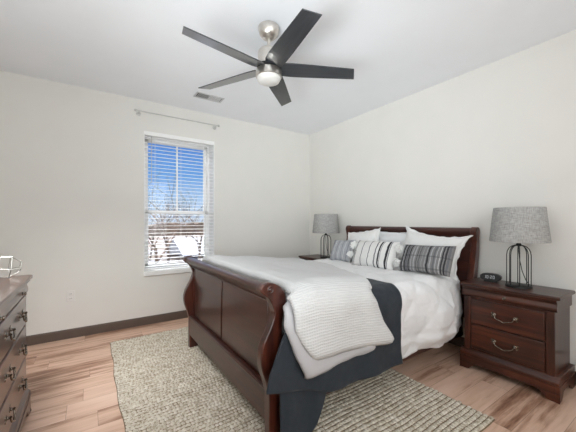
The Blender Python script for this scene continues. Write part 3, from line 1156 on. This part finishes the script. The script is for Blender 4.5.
# ------------------------------------------------------------------ chests of drawers
def bail(par, x, z, y, w=0.07, rad=0.005):
    """bail pull hanging on two posts, in front of y"""
    m = MB()
    for s in (-1, 1):
        m.lathe([(0.014, 0.0), (0.014, -0.003), (0.008, -0.006), (0.006, -0.016), (0.009, -0.020), (0.005, -0.024), (1e-6, -0.025)], (x + s * w, y, z), 14, 'y')
        m.lathe([(0.010, 0.0), (0.009, -0.003), (1e-6, -0.004)], (x + s * (w + 0.014), y, z + 0.010), 10, 'y')
        m.lathe([(0.010, 0.0), (0.009, -0.003), (1e-6, -0.004)], (x + s * (w + 0.012), y, z - 0.012), 10, 'y')
    pts = []
    for k in range(17):
        t = -1 + k / 8
        zz = -0.036 * (1 - abs(t) ** 4.5) - 0.006 * math.cos(t * math.pi * 2) * (1 - abs(t)) + 0.004 * (abs(t) > 0.99)
        pts.append((x + t * w, y - 0.018 - 0.006 * (1 - t * t), z + zz))
    m.tube(pts, [rad * (0.85 + 0.35 * (1 - abs(-1 + k / 8))) for k in range(17)], 8)
    return m.build('handle', 'pewter', par, smooth=True)


def round_knob(par, x, z, y):
    m = MB().lathe([(0.012, 0), (0.012, -0.003), (0.007, -0.005), (0.006, -0.010), (0.011, -0.014), (0.009, -0.019), (1e-6, -0.021)], (x, y, z), 16, 'y')
    return m.build('knob', 'pewter', par, smooth=True)


def bracket_profile(w, h, foot, arch):
    """front apron with ogee bracket feet, outline (x, z) from 0..w"""
    pts = [(0, h), (0, 0), (foot * 0.55, 0)]
    for k in range(1, 9):
        t = k / 8
        pts.append((foot * 0.55 + foot * 0.75 * t, arch * (0.5 - 0.5 * math.cos(math.pi * t))))
    for k in range(0, 9):
        t = k / 8
        pts.append((w - foot * 1.3 + foot * 0.75 * t, arch * (0.5 + 0.5 * math.cos(math.pi * t))))
    pts += [(w - foot * 0.55, 0), (w, 0), (w, h)]
    return pts


def chest(root, w, d, h, rows, columns, handles_at, strip, wood_x, wood_z, keyhole=None, hw=0.07, flare=0.0):
    """local frame: x 0..w, front at y=0, back at y=+d; faces -y"""
    ov = 0.028
    # plinth with bracket feet
    base = MB()
    base.prism(bracket_profile(w, 0.115, 0.10, 0.055), 'y', 0.0, 0.022)
    side = bracket_profile(d, 0.115, 0.09, 0.055)
    base.prism(side, 'x', 0.0, 0.022).prism(side, 'x', w - 0.022, w)
    base.box(0.0, d - 0.022, 0.055, w, d, 0.115)
    bs = base.build('plinth', wood_x, root, 0.004)
    ml = MB()
    mp = [(0.0, 0.112), (0.0, 0.138), (0.008, 0.148), (0.014, 0.152), (0.020, 0.165), (0.026, 0.17), (d - 0.002, 0.17), (d - 0.002, 0.112)]
    ml.prism(mp, 'x', 0.0, w)
    ml2 = ml.build('base_moulding', wood_x, root, 0.003)
    # case
    MB().box(ov, ov, 0.165, w - ov, d - 0.004, h - 0.105).build('case', wood_z, root, 0.003)
    # frieze strip (hidden drawer) with curved face
    fz = spline([(ov - 0.002, h - 0.115), (ov - 0.012, h - 0.105), (ov - 0.016, h - 0.085), (ov - 0.010, h - 0.055), (0.004, h - 0.036), (0.002, h - 0.026)], 4)
    fp = fz + [(d - 0.004, h - 0.026), (d - 0.004, h - 0.115)]
    fr = MB().prism(fp, 'x', ov - 0.012 - flare * 0.4, w - ov + 0.012 + flare * 0.4).build('frieze_drawer', wood_x, root, 0.003)
    if keyhole:
        for kx in keyhole: round_knob(fr, kx, h - 0.080, ov - 0.015)
    # top
    MB().box(-0.004 - flare, -0.004, h - 0.026, w + 0.004 + flare, d, h).build('top', wood_x, root, 0.008, seg=3)
    # pilasters
    for x0_ in (ov, w - ov - 0.05):
        MB().box(x0_, ov - 0.010, 0.168, x0_ + 0.05, ov + 0.004, h - 0.115).build('stile', wood_z, root, 0.004)
    # drawers
    xa_, xb_ = ov + 0.056, w - ov - 0.056
    cw = (xb_ - xa_) / columns
    for (z0, z1) in rows:
        for c in range(columns):
            a = xa_ + cw * c + (0.006 if c else 0); b = xa_ + cw * (c + 1) - (0.006 if c < columns - 1 else 0)
            dr = MB().box(a, ov - 0.014, z0, b, ov + 0.002, z1).build('drawer', wood_x, root, 0.005, seg=3)
            for hx in handles_at:
                bail(dr, a + (b - a) * hx, (z0 + z1) / 2 + 0.008, ov - 0.014, hw)
    return root


ns = tag(empty('nightstand', (2.662, -0.424, 0)), 'cherry two drawer nightstand at the right of the bed, by the wall', 'nightstand')
chest(ns, 0.658, 0.38, 0.735, [(0.188, 0.388), (0.402, 0.605)], 1, [0.5], True, 'cherry', 'cherry_z', [0.329])
n2 = copy_tree(ns)
n2.location = (0.27, -0.424, 0)
n2['label'] = 'cherry nightstand on the far side of the bed, mostly hidden behind the bedding'

dr = tag(empty('dresser', (2.874, -3.434, 0), R(180)), 'long cherry dresser with bail handles at the left edge of the picture', 'dresser')
chest(dr, 1.50, 0.46, 0.90, [(0.19, 0.385), (0.40, 0.59), (0.605, 0.785)], 2, [0.25, 0.76], True, 'dresser_x', 'dresser_z', [0.20, 0.75, 1.30], 0.042, 0.056)

# geometric wire ornament on the dresser
def wire_ornament():
    m = MB()
    r = 0.0026

    def cell(c, ax, rings, n, tw):
        ax = Vector(ax).normalized()
        a = ax.cross(Vector((0, 0, 1))).normalized(); b = ax.cross(a)
        prev = None
        for off, rad, ph in rings:
            P = [c + ax * off + (a * math.cos(tw + 2 * math.pi * (k + ph) / n) + b * math.sin(tw + 2 * math.pi * (k + ph) / n)) * rad for k in range(n)]
            for k in range(n):
                m.tube([P[k], P[(k + 1) % n]], r, 6)
                m.ball(P[k], r * 1.2, 8, 5)
                if prev: m.tube([P[k], prev[k]], r, 6)
            prev = P

    cell(Vector((0, 0, 0)), (0.25, -1, 0.1), [(-0.07, 0.034, 0), (-0.02, 0.072, 0.1), (0.035, 0.066, 0.15), (0.075, 0.03, 0.2)], 5, 0.25)
    cell(Vector((0.02, -0.135, -0.008)), (0.7, -1, -0.15), [(-0.06, 0.03, 0), (-0.01, 0.062, 0.1), (0.04, 0.055, 0.2), (0.07, 0.025, 0.25)], 5, 0.8)
    lo = min(v[2] for v in m.v)
    m.v = [(v[0], v[1], v[2] - lo) for v in m.v]
    return m


wo = wire_ornament().build('wire_sculpture', 'wire', None, smooth=True, loc=(1.40, -3.55, 0.9))
tag(wo, 'open silver wire geometric ornament standing on the dresser top', 'ornament')

# ------------------------------------------------------------------ table lamps
def make_lamp(loc, label):
    root = tag(empty('table_lamp', loc), label, 'lamp', 'pair of wire cage table lamps')
    MB().lathe([(0.088, 0), (0.088, 0.012), (0.084, 0.016), (1e-6, 0.017)], n=36).build('base', 'black_metal', root, smooth=True)
    cg = MB()
    for k in range(8):
        a = 2 * math.pi * (k + 0.5) / 8
        pts = []
        for r, z in [(0.078, 0.012), (0.078, 0.10), (0.078, 0.20), (0.078, 0.255), (0.074, 0.285), (0.062, 0.310), (0.044, 0.327), (0.022, 0.335), (0.008, 0.336)]:
            pts.append((r * math.cos(a), r * math.sin(a), z))
        cg.tube(pts, 0.0034, 8)
    cg.build('cage', 'black_metal', root, smooth=True)
    MB().lathe([(0.016, 0.328), (0.018, 0.334), (0.018, 0.345), (0.013, 0.35), (0.013, 0.40), (0.016, 0.402), (0.016, 0.44), (1e-6, 0.441)], n=18).build('socket', 'black_metal', root, smooth=True)
    cd = MB().tube([(0, 0, 0.335), (0.0, -0.004, 0.30), (0.008, -0.006, 0.22), (0.024, -0.004, 0.13), (0.044, 0.008, 0.06), (0.062, 0.028, 0.022)], 0.003, 8)
    cd.build('cord', 'black_plastic', root, smooth=True)
    zb, zt = 0.362, 0.636
    rb_, rt_ = 0.196, 0.168
    sh = MB()
    pr = [(rb_, zb), (rb_ + 0.0015, zb + 0.004), (rt_ + 0.0015, zt - 0.004), (rt_, zt), (rt_ - 0.003, zt), (rb_ - 0.003, zb), (rb_, zb)]
    sh.lathe(pr[:], n=56)
    s = sh.build('lamp_shade', 'shade', root, smooth=True)
    sp = MB()
    for k in range(3):
        a = 2 * math.pi * k / 3 + 0.4
        sp.tube([(0.012 * math.cos(a), 0.012 * math.sin(a), 0.43), ((rt_ - 0.004) * math.cos(a), (rt_ - 0.004) * math.sin(a), zt - 0.012)], 0.002, 6)
    sp.build('spider', 'black_metal', root)
    MB().lathe([(0.012, 0.44), (0.014, 0.46), (0.028, 0.50), (0.030, 0.525), (0.022, 0.548), (1e-6, 0.556)], n=20).build('bulb', 'opal', root, smooth=True)
    return root


lampR = make_lamp((3.03, -0.245, 0.735), 'grey shaded black cage lamp on the right nightstand beside the clock')
lampL = copy_tree(lampR)
lampL.location = (0.70, -0.245, 0.735)
lampL['label'] = 'grey shaded black cage lamp at the left of the bed near the room corner'

# alarm clock
ck = tag(empty('alarm_clock', (2.815, -0.205, 0.735), R(12)), 'small black oval alarm clock on the right nightstand', 'clock')
pts = []
for k in range(28):
    a = 2 * math.pi * k / 28
    ca, sa = math.cos(a), math.sin(a)
    pts.append((0.078 * math.copysign(abs(ca) ** 0.8, ca), 0.041 + 0.033 * math.copysign(abs(sa) ** 0.75, sa)))
MB().prism(pts, 'y', -0.022, 0.03).build('clock_body', 'black_plastic', ck, 0.008, seg=3)
MB().box(-0.05, -0.02, 0.0, 0.05, 0.028, 0.014).build('foot', 'black_plastic', ck, 0.003)
SEG = {'1': 'bc', '0': 'abcdef', '2': 'abged', '8': 'abcdefg'}


def digit(m, ch, x, z, w=0.013, h=0.026, t=0.0032, y=-0.0232):
    hh = h / 2
    r = {'a': (x, z + h - t, x + w, z + h), 'g': (x, z + hh - t / 2, x + w, z + hh + t / 2), 'd': (x, z, x + w, z + t),
         'f': (x, z + hh, x + t, z + h), 'e': (x, z, x + t, z + hh), 'b': (x + w - t, z + hh, x + w, z + h), 'c': (x + w - t, z, x + w, z + hh)}
    for s in SEG[ch]:
        a = r[s]
        m.box(a[0], y, a[1], a[2], y + 0.002, a[3])


dg = MB()
digit(dg, '1', -0.046, 0.030); digit(dg, '0', -0.027, 0.030); digit(dg, '2', -0.001, 0.030); digit(dg, '0', 0.018, 0.030)
dg.box(-0.0095, -0.0232, 0.036, -0.0065, -0.0212, 0.039); dg.box(-0.0095, -0.0232, 0.046, -0.0065, -0.0212, 0.049)
dg.build('digits', 'display', ck)

# ------------------------------------------------------------------ ceiling fan
FX, FY = 2.02, -1.98
fan = tag(empty('ceiling_fan', (FX, FY, H)), 'five blade ceiling fan with brushed nickel motor and round white light', 'fan')
MB().lathe([(0.070, 0.0), (0.078, -0.006), (0.078, -0.03), (0.070, -0.062), (0.050, -0.085), (0.026, -0.096), (1e-6, -0.097)], n=40).build('canopy', 'nickel', fan, smooth=True)
MB().tube([(0, 0, -0.09), (0, 0, -0.19)], 0.0125, 16).build('downrod', 'nickel', fan, smooth=True)
MB().lathe([(0.022, -0.165), (0.03, -0.172), (0.062, -0.178), (0.078, -0.188), (0.082, -0.205), (0.082, -0.298), (0.07, -0.306), (1e-6, -0.307)], n=44).build('motor_housing', 'nickel', fan, smooth=True)
MB().lathe([(0.06, -0.330), (0.095, -0.334), (0.098, -0.340), (0.098, -0.384), (0.092, -0.388), (0.06, -0.389), (1e-6, -0.389)], n=44).build('light_ring', 'nickel', fan, smooth=True)
MB().lathe([(0.09, -0.386), (0.089, -0.400), (0.078, -0.420), (0.05, -0.432), (1e-6, -0.436)], n=40).build('light_dome', 'opal', fan, smooth=True)
MB().lathe([(0.075, -0.300), (0.088, -0.304), (0.088, -0.332), (0.075, -0.336)], n=40).build('blade_hub', 'black_metal', fan, smooth=True)


def blade_mat():
    k = NT('charcoal_fan_blade')
    v = k.coord((0.08, 1, 1))
    f = k.noise(v, 60, 4)
    k.base(k.ramp(f, [(0.35, srgb(32, 35, 40)), (0.65, srgb(46, 49, 54))]))
    k.rough(0.3)
    k.b.inputs['Coat Weight'].default_value = 1.0
    k.b.inputs['Coat Roughness'].default_value = 0.12
    return k.m


M['blade'] = blade_mat()
bo = [(0.06, -0.050), (0.11, -0.070), (0.17, -0.074), (0.30, -0.071), (0.652, -0.058), (0.688, 0.052), (0.30, 0.066), (0.17, 0.068), (0.11, 0.064), (0.06, 0.048)]
for k in range(5):
    b = MB().prism(bo, 'z', -0.0035, 0.0035).build('blade', 'blade', fan, 0.002)
    b.rotation_euler = Matrix.Rotation(R(63 + 72 * k), 4, 'Z').to_euler()
    b.matrix_local = Matrix.Translation((0, 0, -0.322)) @ Matrix.Rotation(R(63 + 72 * k), 4, 'Z') @ Matrix.Rotation(R(-13), 4, 'X')
